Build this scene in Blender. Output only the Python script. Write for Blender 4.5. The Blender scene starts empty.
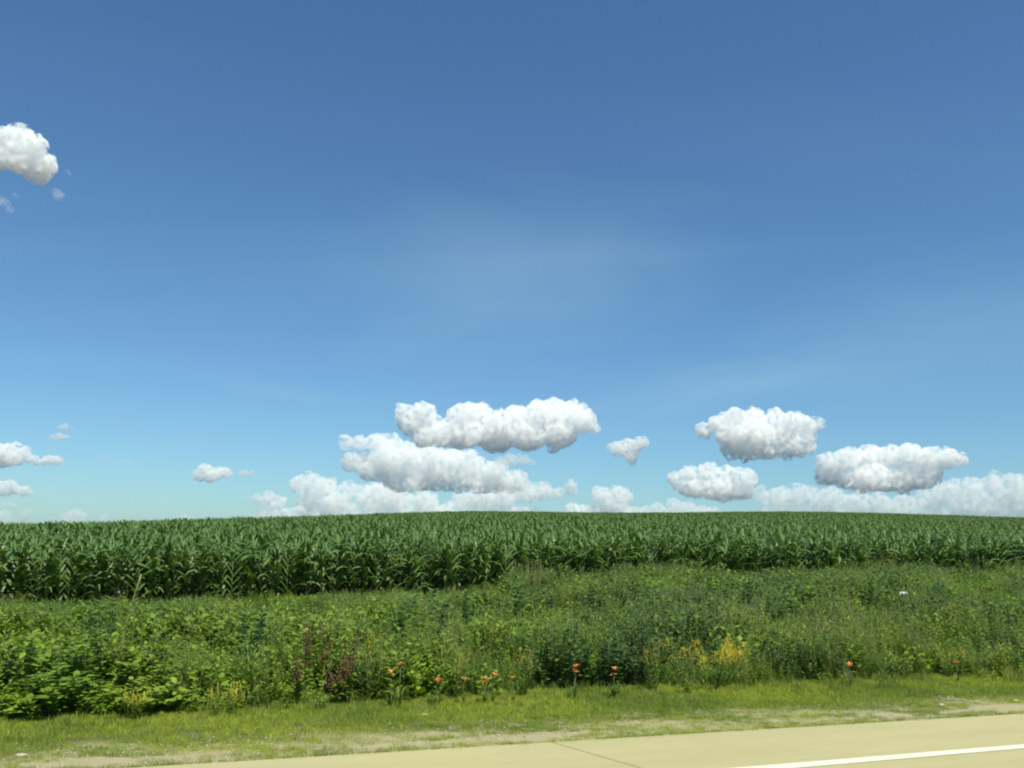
import bpy, bmesh, random, math
import numpy as np
from mathutils import Vector, Matrix, noise, Euler
# ---------------------------------------------------------------- terrain
ROAD_YAW = math.atan(0.367)
RD = (math.cos(ROAD_YAW), math.sin(ROAD_YAW))        # along the road
RN = (-math.sin(ROAD_YAW), math.cos(ROAD_YAW))       # from the road towards the field
EDGE = 7.98                                          # camera to pavement edge, along RN
FIELD_U = 18.0                                      # pavement edge to first corn row
EYE = 1.7
def ut(x, y): return x*RN[0]+y*RN[1]-EDGE, x*RD[0]+y*RD[1]
def xy(u, t):
    u += EDGE
    return u*RN[0]+t*RD[0], u*RN[1]+t*RD[1]
def sst(a, b, x):
    x = min(1, max(0, (x-a)/(b-a))); return x*x*(3-2*x)
def height(x, y):
    u, t = ut(x, y)
    if u < -11.5:
        return -0.02-0.4*sst(-11.5, -16, u)
    if u <= 0: return -0.02
    front = 0.30+0.34*math.tanh((x-1)/8.0)+0.04*math.sin(t*.23)
    # verge, then the bank
    prof = -0.02-0.05*sst(0, 2.2, u)-0.06*sst(2.2, 4.5, u)
    prof += (front+0.13)*sst(3.0, FIELD_U-1, u)
    if u <= FIELD_U: 
        return prof
    crest = 5.35+1.8*sst(0, 62, x)-5.1*sst(-2, -48, x)
    L = 118.0
    s = (u-FIELD_U)/L
    if s <= 1:
        g = s*(1.28-0.28*s)
        return prof+(crest-front)*g
    d = (s-1)*L
    return prof+(crest-front)*(1.0+0.72/L*d*math.exp(-d/25.0))-crest*1.0*sst(20, 160, d) 

CLOUDS = [
 ('A',9000,[(-6.585,7.907,10.94),(-5.38,8.066,10.94),(-6.076,7.202,13.67),(-4.874,7.406,9.38),(-2.943,7.891,14.84),(-1.97,8.035,11.72),(-2.914,6.805,19.53),(-0.736,7.455,14.84),(0.48,7.719,15.62),(1.698,7.978,15.62),(2.918,7.993,16.41),(3.892,8.002,14.84),(4.38,7.643,13.67),(2.927,6.906,17.58),(0.982,6.76,19.53),(-0.961,6.485,17.58),(-4.123,6.655,13.67),(-5.328,6.503,11.72),(5.109,7.239,5.86)]),
 ('B',13500,[(-10.085,5.991,7.03),(-9.377,6.016,8.59),(-8.428,6.048,9.77),(-7.47,5.96,10.94),(-9.793,4.814,9.77),(-8.845,4.725,11.72),(-7.675,5.117,15.62),(-6.247,5.277,15.62),(-4.799,5.075,15.62),(-3.597,5.224,11.72),(-2.628,5.126,11.72),(-1.891,4.66,9.77),(-3.814,4.38,15.62),(-5.73,4.215,15.62),(-7.161,4.178,13.67),(-0.665,3.844,10.94),(0.298,3.981,10.94),(-1.628,3.706,10.94),(-2.594,3.807,11.72),(-8.631,4.367,12),(-7.778,4.276,12),(-6.924,4.247,12),(-6.064,4.125,12),(-5.213,4.344,12),(-4.348,4.186,12),(-3.51,5.082,12),(-2.634,4.672,12),(-1.757,4.22,12),(-0.897,4.526,12),(-6.776,3.563,9),(-6.045,3.581,9),(-5.311,3.599,9),(-4.576,3.615,9),(-3.839,3.632,9),(-3.101,3.647,9),(-2.361,3.662,9),(-1.621,3.677,9),(-0.88,3.691,9),(-0.139,3.704,9),(0.602,3.717,9)]),
 ('B2',12000,[(-0.69,5.092,5.47),(0.035,5.201,7.03),(0.763,5.165,6.25),(1.37,5.079,3.52)]),
 ('C',19000,[(-14.51,2.443,7.03),(-15.184,2.423,4.69),(-13.826,2.347,7.03),(-12.74,3.309,10.94),(-11.826,3.454,10.94),(-11.114,3.123,10.94),(-9.95,3.155,8.59),(-9.242,3.056,7.03),(-12.001,2.397,13.67),(-10.615,2.433,13.67),(-8.522,2.72,13.67),(-7.106,2.754,13.67),(-8.071,3.204,9.77),(-6.623,2.529,11.72),(-9.195,1.998,7.03),(-11.279,1.832,4.69),(-3.749,2.115,7.81),(-1.609,2.87,13.67),(-0.406,2.892,11.72),(1.035,3.155,11.72),(1.996,3.29,9.77),(-0.392,2.178,7.81),(-2.804,2.609,11.72),(-5.196,2.56,11.72),(2.96,3.185,5.86),(3.677,3.72,4.69),(3.727,3.315,5.47),(-14.851,1.364,7.45),(-14.114,1.56,7.99),(-13.36,1.547,9.3),(-12.615,1.786,7.87),(-11.847,1.693,10.67),(-11.071,1.509,7.64),(-10.3,1.513,7.56),(-9.53,1.605,7.51),(-8.764,1.881,10.49),(-7.979,1.811,7.86),(-7.182,1.502,10.49),(-6.407,1.811,10.85),(-5.613,1.722,9.71),(-4.827,1.879,10.76),(-4.027,1.689,10.87),(-3.23,1.618,8.2),(-2.439,1.859,7.66),(-1.644,1.966,7.26),(-0.844,1.914,9.41),(-0.048,2.055,9.71),(0.753,1.926,8.24),(1.554,1.735,8.92)]),
 ('D',8500,[(6.672,5.977,8.28),(7.434,6.057,9.11),(8.018,6.312,6.63),(7.431,5.474,6.63),(7.555,5.019,3.31),(6.163,6.05,3.73)]),
 ('E',17000,[(5.655,3.059,9.94),(6.665,3.196,9.11),(7.243,3.026,4.97),(6.034,2.56,9.11),(6.789,2.57,7.45),(4.774,1.414,9.11),(4.017,1.277,6.63),(3.819,2.102,8),(4.553,2.073,8),(5.407,2.031,8),(6.259,2.199,8),(6.987,1.987,8)]),
 ('F',8000,[(11.96,7.107,7.45),(12.832,7.474,11.59),(13.822,7.835,9.94),(14.796,7.819,9.94),(16.0,7.746,9.94),(17.186,7.573,9.94),(18.118,7.308,8.28),(18.588,7.369,4.97),(13.553,6.842,14.49),(15.01,6.824,15.73),(16.444,6.679,14.49),(17.621,6.537,11.59),(16.89,5.815,8.28),(15.459,5.708,8.28),(14.015,5.794,9.11),(13.526,5.648,6.21),(13.505,6.044,9),(14.028,5.822,9),(14.554,5.789,9),(15.084,6.031,9),(15.599,5.797,9),(16.121,5.916,9),(16.635,5.847,9),(17.154,6.009,9),(17.664,5.99,9)]),
 ('G',14000,[(10.052,4.102,6.63),(10.923,4.355,9.11),(12.034,4.482,9.94),(13.01,4.408,9.11),(14.215,4.112,10.35),(11.281,3.609,12.42),(12.747,3.492,14.49),(13.958,3.496,11.59),(10.543,3.73,7.45)]),
 ('H',11000,[(19.191,5.057,11.59),(20.114,5.285,11.59),(21.247,5.386,11.59),(22.358,5.365,11.59),(23.457,5.46,11.59),(24.307,5.208,12.42),(25.368,5.184,10.35),(26.1,5.166,5.8),(20.068,4.208,12.42),(21.415,4.196,15.73),(22.955,4.179,15.73),(24.262,4.394,12.42),(20.942,3.607,6.21),(18.933,4.337,10.35),(20.149,4.105,9),(20.681,3.834,9),(21.233,4.091,9),(21.76,3.894,9),(22.289,3.831,9),(22.817,3.822,9),(23.352,4.019,9),(23.872,4.009,9)]),
 ('I',19500,[(15.147,3.131,8.28),(16.091,3.012,11.59),(17.272,3.257,10.77),(17.965,3.136,8.28),(19.109,3.017,11.59),(20.457,2.779,11.59),(21.785,2.661,10.35),(23.094,2.661,10.35),(24.391,2.889,12.42),(16.776,2.409,10.35),(18.628,2.418,10.35),(25.261,3.344,11.59),(26.512,3.446,12.42),(27.744,3.657,11.59),(28.747,3.754,10.35),(26.871,2.651,11.59),(28.093,2.869,12.42),(25.845,2.655,10.35),(28.962,2.862,12.42),(29.693,3.297,12.42),(30.445,3.068,12.42),(15.318,2.091,8.33),(16.177,2.22,8.25),(17.018,2.025,8.58),(17.866,2.251,8.84),(18.699,2.24,7.02),(19.517,2.094,8.75),(20.337,2.176,8.77),(21.142,2.121,6.94),(21.944,2.189,6.53),(22.738,2.258,6.45),(23.51,2.089,8.99),(24.291,2.237,6.15),(25.041,2.011,7.6),(25.804,2.172,6.71),(26.545,2.121,8.48),(27.282,2.159,7.27),(28.015,2.266,8.75),(28.731,2.271,7.48),(29.423,2.056,6.39)]),
 ('J',21000,[(8.29,2.212,4.14),(9.038,2.395,5.8),(10.032,2.555,7.45),(10.893,2.414,6.63),(11.748,2.274,4.97),(7.653,2.05,8),(8.316,2.058,8),(8.977,2.066,8),(9.636,2.074,8),(10.292,2.081,8),(10.946,2.088,8),(11.596,2.095,8),(12.244,2.101,8)]),
 ('K',10000,[(-29.662,4.439,8.89),(-29.298,4.394,8.89),(-28.938,4.416,7.62),(-28.595,4.644,7.11),(-28.244,4.805,5.08),(-27.849,4.553,6.35),(-28.183,4.187,7.11),(-28.663,4.09,7.11),(-27.446,4.23,5.59),(-27.054,4.043,4.06),(-26.56,4.14,5.08),(-26.182,4.161,4.57),(-25.924,4.133,2.54)]),
 ('L',13500,[(-29.227,2.49,6.09),(-28.762,2.646,6.09),(-28.293,2.805,4.57),(-28.023,2.542,5.59),(-27.583,2.423,5.08),(-28.495,2.385,5.08),(-27.268,2.367,3.05)]),
 ('M',9000,[(-25.911,6.084,3.56),(-25.52,6.04,2.03),(-26.166,6.066,2.54)]),
 ('N',9500,[(-26.18,5.528,4.06),(-26.493,5.465,2.79),(-25.795,5.525,3.3)]),
 ('N2',9800,[(-26.628,4.865,2.54),(-26.37,4.825,2.03)]),
 ('O',11000,[(-18.219,4.037,6.6),(-18.551,3.727,5.59),(-17.772,3.758,7.11),(-17.283,3.926,6.6),(-16.92,3.866,3.56),(-17.899,3.531,4.57)]),
 ('P',11500,[(-16.055,3.899,4.57),(-15.622,3.96,3.3),(-16.276,3.965,2.29)]),
 ('P2',11800,[(-24.088,4.631,2.03),(-23.91,4.555,2.29),(-23.717,4.465,2.54),(-23.528,4.417,2.29),(-23.338,4.37,2.54),(-23.135,4.337,2.03),(-22.932,4.304,2.03),(-22.731,4.3,2.29),(-22.531,4.324,2.03),(-22.331,4.348,2.54)]),
 ('Q',16000,[(-28.18,1.647,3.56),(-28.482,1.636,3.05),(-27.873,1.617,2.54)]),
 ('Q2',20000,[(-28.375,1.164,4.57),(-28.854,1.15,5.08),(-27.297,1.375,3.3),(-27.587,1.188,3.05),(-28.344,0.845,4.57),(-28.823,0.831,5.08),(-27.267,1.052,3.3),(-27.556,0.866,3.05)]),
 ('Q3',20500,[(-24.9,1.296,5.59),(-25.274,1.188,3.56),(-24.574,1.25,3.56),(-25.587,1.137,2.54),(-24.871,0.967,5.59),(-25.245,0.859,3.56),(-24.545,0.919,3.56),(-25.558,0.809,2.54)]),
 ('Q4',20800,[(-19.212,1.254,4.06),(-18.86,1.205,2.29),(-19.186,0.911,4.06),(-18.835,0.861,2.29)]),
 ('Q5',20900,[(-23.589,1.123,2.29),(-23.434,1.155,3.05),(-23.274,1.117,2.03),(-23.56,0.79,2.29),(-23.406,0.822,3.05),(-23.245,0.784,2.03)]),
 ('R',2500,[(-30.461,21.373,8.46),(-29.814,21.692,8.46),(-29.364,21.519,7.62),(-28.976,21.151,9.31),(-29.82,20.976,15.23),(-30.363,20.503,13.54),(-29.079,20.498,13.54),(-28.359,20.278,10.16),(-28.082,20.149,6.77),(-28.654,19.766,10.16),(-30.866,20.485,10.16),(-31.244,20.138,10.16),(-29.556,20.132,10.16),(-28.455,19.53,5.08)]),
 ('R2',2450,[(-30.174,18.021,3.72),(-29.949,17.882,3.05),(-29.791,17.593,3.39),(-29.675,18.479,1.86),(-29.529,18.307,1.52),(-30.316,18.175,2.71),(-30.492,17.87,4.23)]),
 ('R3',2520,[(-27.606,18.953,4.4),(-27.327,18.818,3.72),(-27.444,18.659,3.05)]),
 ('R4',2540,[(-27.132,20.208,2.03),(-26.962,20.037,1.86)])]

PLACES = {
 'lily': [(-1.28, 10.65, 0.38), (-1.18, 10.7, 0.47), (-0.76, 10.84, 0.2), (-0.25, 11.03, 0.24), (-0.16, 11.06, 0.32), (0.07, 11.15, 0.21), (0.81, 11.43, 0.38), (1.28, 11.58, 0.34), (1.3, 11.59, 0.26), (-0.79, 10.83, 0.2), (-0.5, 10.94, 0.2), (4.56, 12.79, 0.3), (4.58, 12.79, 0.2), (6.31, 13.44, 0.27)],
 'goldenrod': [(2.6, 12.56, 0.57), (-0.26, 13.72, 0.85), (1.9, 12.3, 0.61), (-1.53, 11.03, 0.77), (6.52, 13.99, 0.41), (0.15, 11.65, 0.55), (-0.62, 11.38, 0.54)],
 'ragwort': [(-3.7, 9.76, 0.2), (-2.93, 10.04, 0.2)],
 'dock': [(-2.39, 11.48, 0.9), (-2.21, 11.54, 0.96), (-1.86, 10.92, 0.63), (-1.95, 10.89, 0.46), (-2.33, 10.74, 0.58), (-1.81, 10.93, 0.81)],
 'bush': [(-5.23, 10.42, 0.86), (-4.57, 10.67, 0.88), (-3.92, 10.91, 0.78), (-4.62, 9.91, 0.53), (-3.79, 10.21, 0.39), (-5.02, 9.76, 0.25), (-4.14, 10.07, 0.22)],
 'shrub': [(0.69, 12.59, 0.97), (1.24, 12.79, 0.73), (1.81, 13.01, 0.93)],
 'milkweed': [(-1.15, 13.9, 1.2), (-1.65, 13.74, 1.1), (0.21, 17.19, 1.2), (-0.68, 16.81, 1.0), (1.59, 18.38, 1.1), (-3.29, 12.08, 1.1), (-5.07, 11.89, 1.2), (4.74, 19.32, 1.2), (6.06, 20.29, 1.2), (8.33, 21.69, 1.2), (10.08, 22.0, 1.1)],
 'stalk': [(-4.25, 10.79, 1.43)],
 'litter': [(9.05, 21.65, 0.0)],
 'stone': [(-3.93, 7.91, 0.02), (-0.86, 10.2, 0.02), (5.07, 11.23, 0.02), (6.16, 11.64, 0.02)]}

SC = bpy.context.scene
COL = SC.collection
R = math.radians
rnd = random.Random(7)

# ---------------------------------------------------------------- helpers
def tag(o, label=None, cat=None, group=None, kind=None):
    if label: o['label'] = label
    if cat: o['category'] = cat
    if group: o['group'] = group
    if kind: o['kind'] = kind
    return o
def empty(name, loc, rz=0, s=1.0):
    o = bpy.data.objects.new(name, None); COL.objects.link(o)
    o.location = loc; o.rotation_euler = (0, 0, rz); o.scale = (s, s, s)
    o.empty_display_size = .1
    return o

class MB:
    def __init__(s): s.v = []; s.f = []; s.c = []; s.m = []
    def add(s, vs, fs, col=1.0, mi=0):
        b = len(s.v); s.v += [tuple(p) for p in vs]
        s.c += (list(col) if isinstance(col, (list, tuple)) else [col]*len(vs))
        for f in fs: s.f.append(tuple(b+i for i in f)); s.m.append(mi)
    def mesh(s, name, mats):
        me = bpy.data.meshes.new(name); me.from_pydata(s.v, [], s.f)
        if not isinstance(mats, (list, tuple)): mats = [mats]
        for m in mats: me.materials.append(m)
        a = me.attributes.new('shade', 'FLOAT', 'POINT'); a.data.foreach_set('value', s.c)
        me.polygons.foreach_set('material_index', s.m)
        me.polygons.foreach_set('use_smooth', [True]*len(s.f))
        me.update(); return me
    def obj(s, name, mats, parent=None, link=True):
        o = bpy.data.objects.new(name, s.mesh(name, mats))
        if link: COL.objects.link(o)
        if parent: o.parent = parent
        return o
    def blade(s, base, az, L, W, el0, el1, segs=5, fold=0.25, profile='leaf', twist=0.0, wave=0.0, col=1.0, mi=0, tipw=0.0):
        """a curved leaf: base point, azimuth, length, width, start and end elevation (radians)"""
        p = Vector(base); vs = []; fs = []; cs = []
        st = L/segs
        for i in range(segs+1):
            t = i/segs
            el = el0+(el1-el0)*t**1.3
            d = Vector((math.cos(az)*math.cos(el), math.sin(az)*math.cos(el), math.sin(el)))
            side = Vector((-math.sin(az), math.cos(az), 0))
            nrm = d.cross(side)*-1
            a = twist*t + wave*math.sin(t*7+az*3)
            side = side*math.cos(a)+nrm*math.sin(a)
            if profile == 'leaf': w = math.sin(math.pi*min(1, t*.93+.05))**.8
            elif profile == 'corn': w = min(1, .75+t*1.2)*(1-max(0, t-.35)/.65)**.75 if t < 1 else 0
            elif profile == 'grass': w = (1-t)**.7
            else: w = 1
            w = max(w, .04 if t > .9 else .15)*W/2
            vs += [p-side*w+nrm*(fold*w), p, p+side*w+nrm*(fold*w)]
            cs += [col*.96, col*1.12, col*.96]
            p = p+d*st
        for i in range(segs):
            b = i*3
            fs += [(b, b+1, b+4, b+3), (b+1, b+2, b+5, b+4)]
        s.add(vs, fs, cs, mi)
        return p
    def tube(s, pts, r0, r1, n=5, col=1.0, mi=0):
        pts = [Vector(p) for p in pts]; vs = []; fs = []
        for i, p in enumerate(pts):
            d = (pts[min(i+1, len(pts)-1)]-pts[max(i-1, 0)]).normalized()
            a = d.orthogonal().normalized(); b = d.cross(a)
            r = r0+(r1-r0)*i/(len(pts)-1)
            vs += [p+(a*math.cos(2*math.pi*k/n)+b*math.sin(2*math.pi*k/n))*r for k in range(n)]
        for i in range(len(pts)-1):
            for k in range(n):
                fs.append((i*n+k, i*n+(k+1) % n, (i+1)*n+(k+1) % n, (i+1)*n+k))
        fs.append(tuple(range(n))[::-1]); fs.append(tuple((len(pts)-1)*n+k for k in range(n)))
        s.add(vs, fs, col, mi)
    def blob(s, c, r, n=6, m=4, jit=.25, rg=rnd, col=1.0, sq=(1, 1, 1), mi=0):
        vs = []; fs = []
        for i in range(m+1):
            th = math.pi*i/m
            for k in range(n):
                ph = 2*math.pi*k/n
                rr = r*(1+rg.uniform(-jit, jit))
                vs.append((c[0]+rr*sq[0]*math.sin(th)*math.cos(ph), c[1]+rr*sq[1]*math.sin(th)*math.sin(ph), c[2]+rr*sq[2]*math.cos(th)))
        for i in range(m):
            for k in range(n):
                fs.append((i*n+k, (i+1)*n+k, (i+1)*n+(k+1) % n, i*n+(k+1) % n))
        s.add(vs, fs, col, mi)

# ---------------------------------------------------------------- materials
def mat(name):
    m = bpy.data.materials.new(name); m.use_nodes = True
    nt = m.node_tree
    for n in list(nt.nodes): nt.nodes.remove(n)
    return m, nt
def N(nt, t, **kw):
    n = nt.nodes.new(t)
    for k, v in kw.items():
        if k in n.inputs: n.inputs[k].default_value = v
        else: setattr(n, k, v)
    return n
def leaf_mat(name, c0, c1, rough=.5, trans=.3, patch=None, spec=.28, pscale=.12):
    """leaf with colour varied per plant (random) and by ragged patches over the ground (plant location)"""
    m, nt = mat(name); L = nt.links.new
    out = N(nt, 'ShaderNodeOutputMaterial')
    oi = N(nt, 'ShaderNodeObjectInfo')
    mix = N(nt, 'ShaderNodeMix', data_type='RGBA'); mix.inputs[6].default_value = (*c0, 1); mix.inputs[7].default_value = (*c1, 1)
    L(oi.outputs['Random'], mix.inputs[0])
    col = mix.outputs[2]
    if patch:
        no = N(nt, 'ShaderNodeTexNoise', Scale=pscale, Detail=3.0)
        L(oi.outputs['Location'], no.inputs['Vector'])
        mr = N(nt, 'ShaderNodeMapRange'); mr.inputs[1].default_value = .42; mr.inputs[2].default_value = .6
        L(no.outputs[0], mr.inputs[0])
        m2 = N(nt, 'ShaderNodeMix', data_type='RGBA'); m2.inputs[7].default_value = (*patch, 1)
        L(col, m2.inputs[6]); L(mr.outputs[0], m2.inputs[0]); col = m2.outputs[2]
    geo = N(nt, 'ShaderNodeNewGeometry')
    n2 = N(nt, 'ShaderNodeTexNoise', Scale=9.0, Detail=2.0); L(geo.outputs['Position'], n2.inputs['Vector'])
    at = N(nt, 'ShaderNodeAttribute', attribute_name='shade')
    mm = N(nt, 'ShaderNodeMath', operation='MULTIPLY_ADD'); mm.inputs[1].default_value = .9; mm.inputs[2].default_value = .55
    L(n2.outputs[0], mm.inputs[0])
    mu = N(nt, 'ShaderNodeMath', operation='MULTIPLY'); L(mm.outputs[0], mu.inputs[0]); L(at.outputs['Fac'], mu.inputs[1])
    vm = N(nt, 'ShaderNodeVectorMath', operation='SCALE'); L(col, vm.inputs[0]); L(mu.outputs[0], vm.inputs['Scale'])
    p = N(nt, 'ShaderNodeBsdfPrincipled', Roughness=rough); p.inputs['Specular IOR Level'].default_value = spec
    L(vm.outputs[0], p.inputs['Base Color'])
    tr = N(nt, 'ShaderNodeBsdfTranslucent')
    v2 = N(nt, 'ShaderNodeVectorMath', operation='MULTIPLY'); v2.inputs[1].default_value = (1.5, 1.45, .6); L(vm.outputs[0], v2.inputs[0])
    L(v2.outputs[0], tr.inputs['Color'])
    ms = N(nt, 'ShaderNodeMixShader'); ms.inputs[0].default_value = trans
    L(p.outputs[0], ms.inputs[1]); L(tr.outputs[0], ms.inputs[2]); L(ms.outputs[0], out.inputs['Surface'])
    return m
def plain_mat(name, c, rough=.7, var=.3, scale=6.0, bump=0.0):
    m, nt = mat(name); L = nt.links.new
    out = N(nt, 'ShaderNodeOutputMaterial'); geo = N(nt, 'ShaderNodeNewGeometry')
    no = N(nt, 'ShaderNodeTexNoise', Scale=scale, Detail=5.0); L(geo.outputs['Position'], no.inputs['Vector'])
    mm = N(nt, 'ShaderNodeMath', operation='MULTIPLY_ADD'); mm.inputs[1].default_value = var*2; mm.inputs[2].default_value = 1-var
    L(no.outputs[0], mm.inputs[0])
    vm = N(nt, 'ShaderNodeVectorMath', operation='SCALE'); vm.inputs[0].default_value = c; L(mm.outputs[0], vm.inputs['Scale'])
    p = N(nt, 'ShaderNodeBsdfPrincipled', Roughness=rough); L(vm.outputs[0], p.inputs['Base Color'])
    if bump:
        b = N(nt, 'ShaderNodeBump', Strength=bump, Distance=.01); n2 = N(nt, 'ShaderNodeTexNoise', Scale=90.0, Detail=4.0)
        L(geo.outputs['Position'], n2.inputs['Vector']); L(n2.outputs[0], b.inputs['Height']); L(b.outputs[0], p.inputs['Normal'])
    L(p.outputs[0], out.inputs['Surface'])
    return m

M = {}
M['corn'] = leaf_mat('corn_leaf', (.066, .130, .030), (.112, .190, .044), rough=.47, trans=.17, patch=(.095, .165, .034), spec=.55, pscale=.05)
M['corn_stalk'] = plain_mat('corn_stalk', (.10, .16, .045), .5)
M['forb'] = leaf_mat('forb_leaf', (.10, .175, .016), (.185, .255, .030), rough=.55, trans=.22, patch=(.14, .235, .020))
M['forb_dark'] = leaf_mat('forb_dark_leaf', (.045, .10, .016), (.085, .15, .024), rough=.5, trans=.15)
M['wgrass'] = leaf_mat('tall_grass', (.14, .19, .026), (.25, .275, .055), rough=.6, trans=.22, patch=(.085, .155, .035))
M['straw'] = leaf_mat('dry_grass', (.22, .20, .085), (.30, .25, .12), rough=.7, trans=.25)
M['mown'] = leaf_mat('mown_grass', (.26, .33, .03), (.33, .38, .045), rough=.65, trans=.3, patch=(.17, .25, .03), pscale=.5)
M['bush'] = leaf_mat('bush_leaf', (.13, .225, .020), (.20, .28, .028), rough=.5, trans=.22)
M['milk'] = leaf_mat('milkweed_leaf', (.075, .150, .045), (.105, .185, .050), rough=.5, trans=.25)
M['stem'] = plain_mat('weed_stem', (.10, .13, .045), .6)
M['redstem'] = plain_mat('dock_seed', (.125, .060, .026), .8, .5)
M['orange'] = leaf_mat('lily_petal', (.62, .22, .07), (.72, .32, .10), rough=.5, trans=.3)
M['yellow'] = leaf_mat('yellow_flower', (.58, .47, .04), (.68, .56, .06), rough=.6, trans=.2)
M['ochre'] = leaf_mat('ochre_flower', (.34, .27, .045), (.42, .33, .06), rough=.6, trans=.2)
M['stone'] = plain_mat('pale_stone', (.42, .38, .26), .8, .3, 40)
M['white'] = plain_mat('white_plastic', (.50, .56, .58), .5, .1)

# ground: soil in the field, thatch under the weeds, sand and gravel patches by the road
gm, nt = mat('ground_soil'); L = nt.links.new
out = N(nt, 'ShaderNodeOutputMaterial'); geo = N(nt, 'ShaderNodeNewGeometry')
dot = N(nt, 'ShaderNodeVectorMath', operation='DOT_PRODUCT'); dot.inputs[1].default_value = (RN[0], RN[1], 0); L(geo.outputs['Position'], dot.inputs[0])
sub = N(nt, 'ShaderNodeMath', operation='SUBTRACT'); sub.inputs[1].default_value = EDGE; L(dot.outputs['Value'], sub.inputs[0])
nz = N(nt, 'ShaderNodeTexNoise', Scale=1.3, Detail=6.0); L(geo.outputs['Position'], nz.inputs['Vector'])
ad = N(nt, 'ShaderNodeMath', operation='MULTIPLY_ADD'); ad.inputs[1].default_value = 2.2; L(nz.outputs[0], ad.inputs[0]); L(sub.outputs[0], ad.inputs[2])
mr = N(nt, 'ShaderNodeMapRange'); mr.inputs[1].default_value = 1.9; mr.inputs[2].default_value = 2.6; L(ad.outputs[0], mr.inputs[0])
nf = N(nt, 'ShaderNodeTexNoise', Scale=45.0, Detail=6.0, Roughness=.7); L(geo.outputs['Position'], nf.inputs['Vector'])
sand = N(nt, 'ShaderNodeMix', data_type='RGBA'); sand.inputs[6].default_value = (.24, .205, .105, 1); sand.inputs[7].default_value = (.48, .42, .25, 1); L(nf.outputs[0], sand.inputs[0])
that = N(nt, 'ShaderNodeMix', data_type='RGBA'); that.inputs[6].default_value = (.045, .048, .018, 1); that.inputs[7].default_value = (.11, .11, .045, 1); L(nf.outputs[0], that.inputs[0])
mx = N(nt, 'ShaderNodeMix', data_type='RGBA'); L(mr.outputs[0], mx.inputs[0]); L(sand.outputs[2], mx.inputs[6]); L(that.outputs[2], mx.inputs[7])
m3 = N(nt, 'ShaderNodeMapRange'); m3.inputs[1].default_value = FIELD_U-1.5; m3.inputs[2].default_value = FIELD_U+.5; L(sub.outputs[0], m3.inputs[0])
mx2 = N(nt, 'ShaderNodeMix', data_type='RGBA'); mx2.inputs[7].default_value = (.085, .060, .040, 1); L(m3.outputs[0], mx2.inputs[0]); L(mx.outputs[2], mx2.inputs[6])
p = N(nt, 'ShaderNodeBsdfPrincipled', Roughness=.95); L(mx2.outputs[2], p.inputs['Base Color'])
bu = N(nt, 'ShaderNodeBump', Strength=.6, Distance=.02); L(nf.outputs[0], bu.inputs['Height']); L(bu.outputs[0], p.inputs['Normal'])
L(p.outputs[0], out.inputs['Surface'])

# concrete pavement
cm, nt = mat('concrete'); L = nt.links.new
out = N(nt, 'ShaderNodeOutputMaterial'); geo = N(nt, 'ShaderNodeNewGeometry')
mp = N(nt, 'ShaderNodeMapping'); mp.inputs['Rotation'].default_value = (0, 0, -ROAD_YAW); L(geo.outputs['Position'], mp.inputs['Vector'])
mp2 = N(nt, 'ShaderNodeMapping'); mp2.inputs['Scale'].default_value = (.25, 1.6, 1); L(mp.outputs[0], mp2.inputs['Vector'])
n1 = N(nt, 'ShaderNodeTexNoise', Scale=1.1, Detail=6.0, Roughness=.6); L(mp2.outputs[0], n1.inputs['Vector'])
n2 = N(nt, 'ShaderNodeTexNoise', Scale=160.0, Detail=3.0); L(geo.outputs['Position'], n2.inputs['Vector'])
a1 = N(nt, 'ShaderNodeMix', data_type='RGBA'); a1.inputs[6].default_value = (.33, .295, .150, 1); a1.inputs[7].default_value = (.47, .415, .215, 1); L(n1.outputs[0], a1.inputs[0])
n3 = N(nt, 'ShaderNodeTexNoise', Scale=14.0, Detail=8.0, Roughness=.7); L(mp2.outputs[0], n3.inputs['Vector'])
a0 = N(nt, 'ShaderNodeMath', operation='MULTIPLY_ADD'); a0.inputs[1].default_value = .30; a0.inputs[2].default_value = .72; L(n3.outputs[0], a0.inputs[0])
a2 = N(nt, 'ShaderNodeMath', operation='MULTIPLY_ADD'); a2.inputs[1].default_value = .28; L(a0.outputs[0], a2.inputs[2]); L(n2.outputs[0], a2.inputs[0])
vm = N(nt, 'ShaderNodeVectorMath', operation='SCALE'); L(a1.outputs[2], vm.inputs[0]); L(a2.outputs[0], vm.inputs['Scale'])
p = N(nt, 'ShaderNodeBsdfPrincipled', Roughness=.85); L(vm.outputs[0], p.inputs['Base Color'])
bu = N(nt, 'ShaderNodeBump', Strength=.25, Distance=.004); L(n2.outputs[0], bu.inputs['Height']); L(bu.outputs[0], p.inputs['Normal'])
L(p.outputs[0], out.inputs['Surface'])
M['tar'] = plain_mat('joint_tar', (.10, .09, .07), .8)
def worn_paint(name, c):
    m = plain_mat(name, c, .6, .14, 5); nt = m.node_tree; L = nt.links.new
    p = [n for n in nt.nodes if n.type == 'BSDF_PRINCIPLED'][0]; src = p.inputs['Base Color'].links[0].from_socket
    geo = N(nt, 'ShaderNodeNewGeometry'); no = N(nt, 'ShaderNodeTexNoise', Scale=28.0, Detail=7.0, Roughness=.75); L(geo.outputs['Position'], no.inputs['Vector'])
    r = N(nt, 'ShaderNodeMapRange'); r.inputs[1].default_value = .58; r.inputs[2].default_value = .68; L(no.outputs[0], r.inputs[0])
    mx = N(nt, 'ShaderNodeMix', data_type='RGBA'); mx.inputs[7].default_value = (.40, .36, .20, 1); L(src, mx.inputs[6]); L(r.outputs[0], mx.inputs[0]); L(mx.outputs[2], p.inputs['Base Color'])
    return m
M['paint'] = worn_paint('road_paint', (.66, .65, .53))
M['paint_y'] = plain_mat('road_paint_yellow', (.70, .50, .08), .6, .08, 12)

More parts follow.
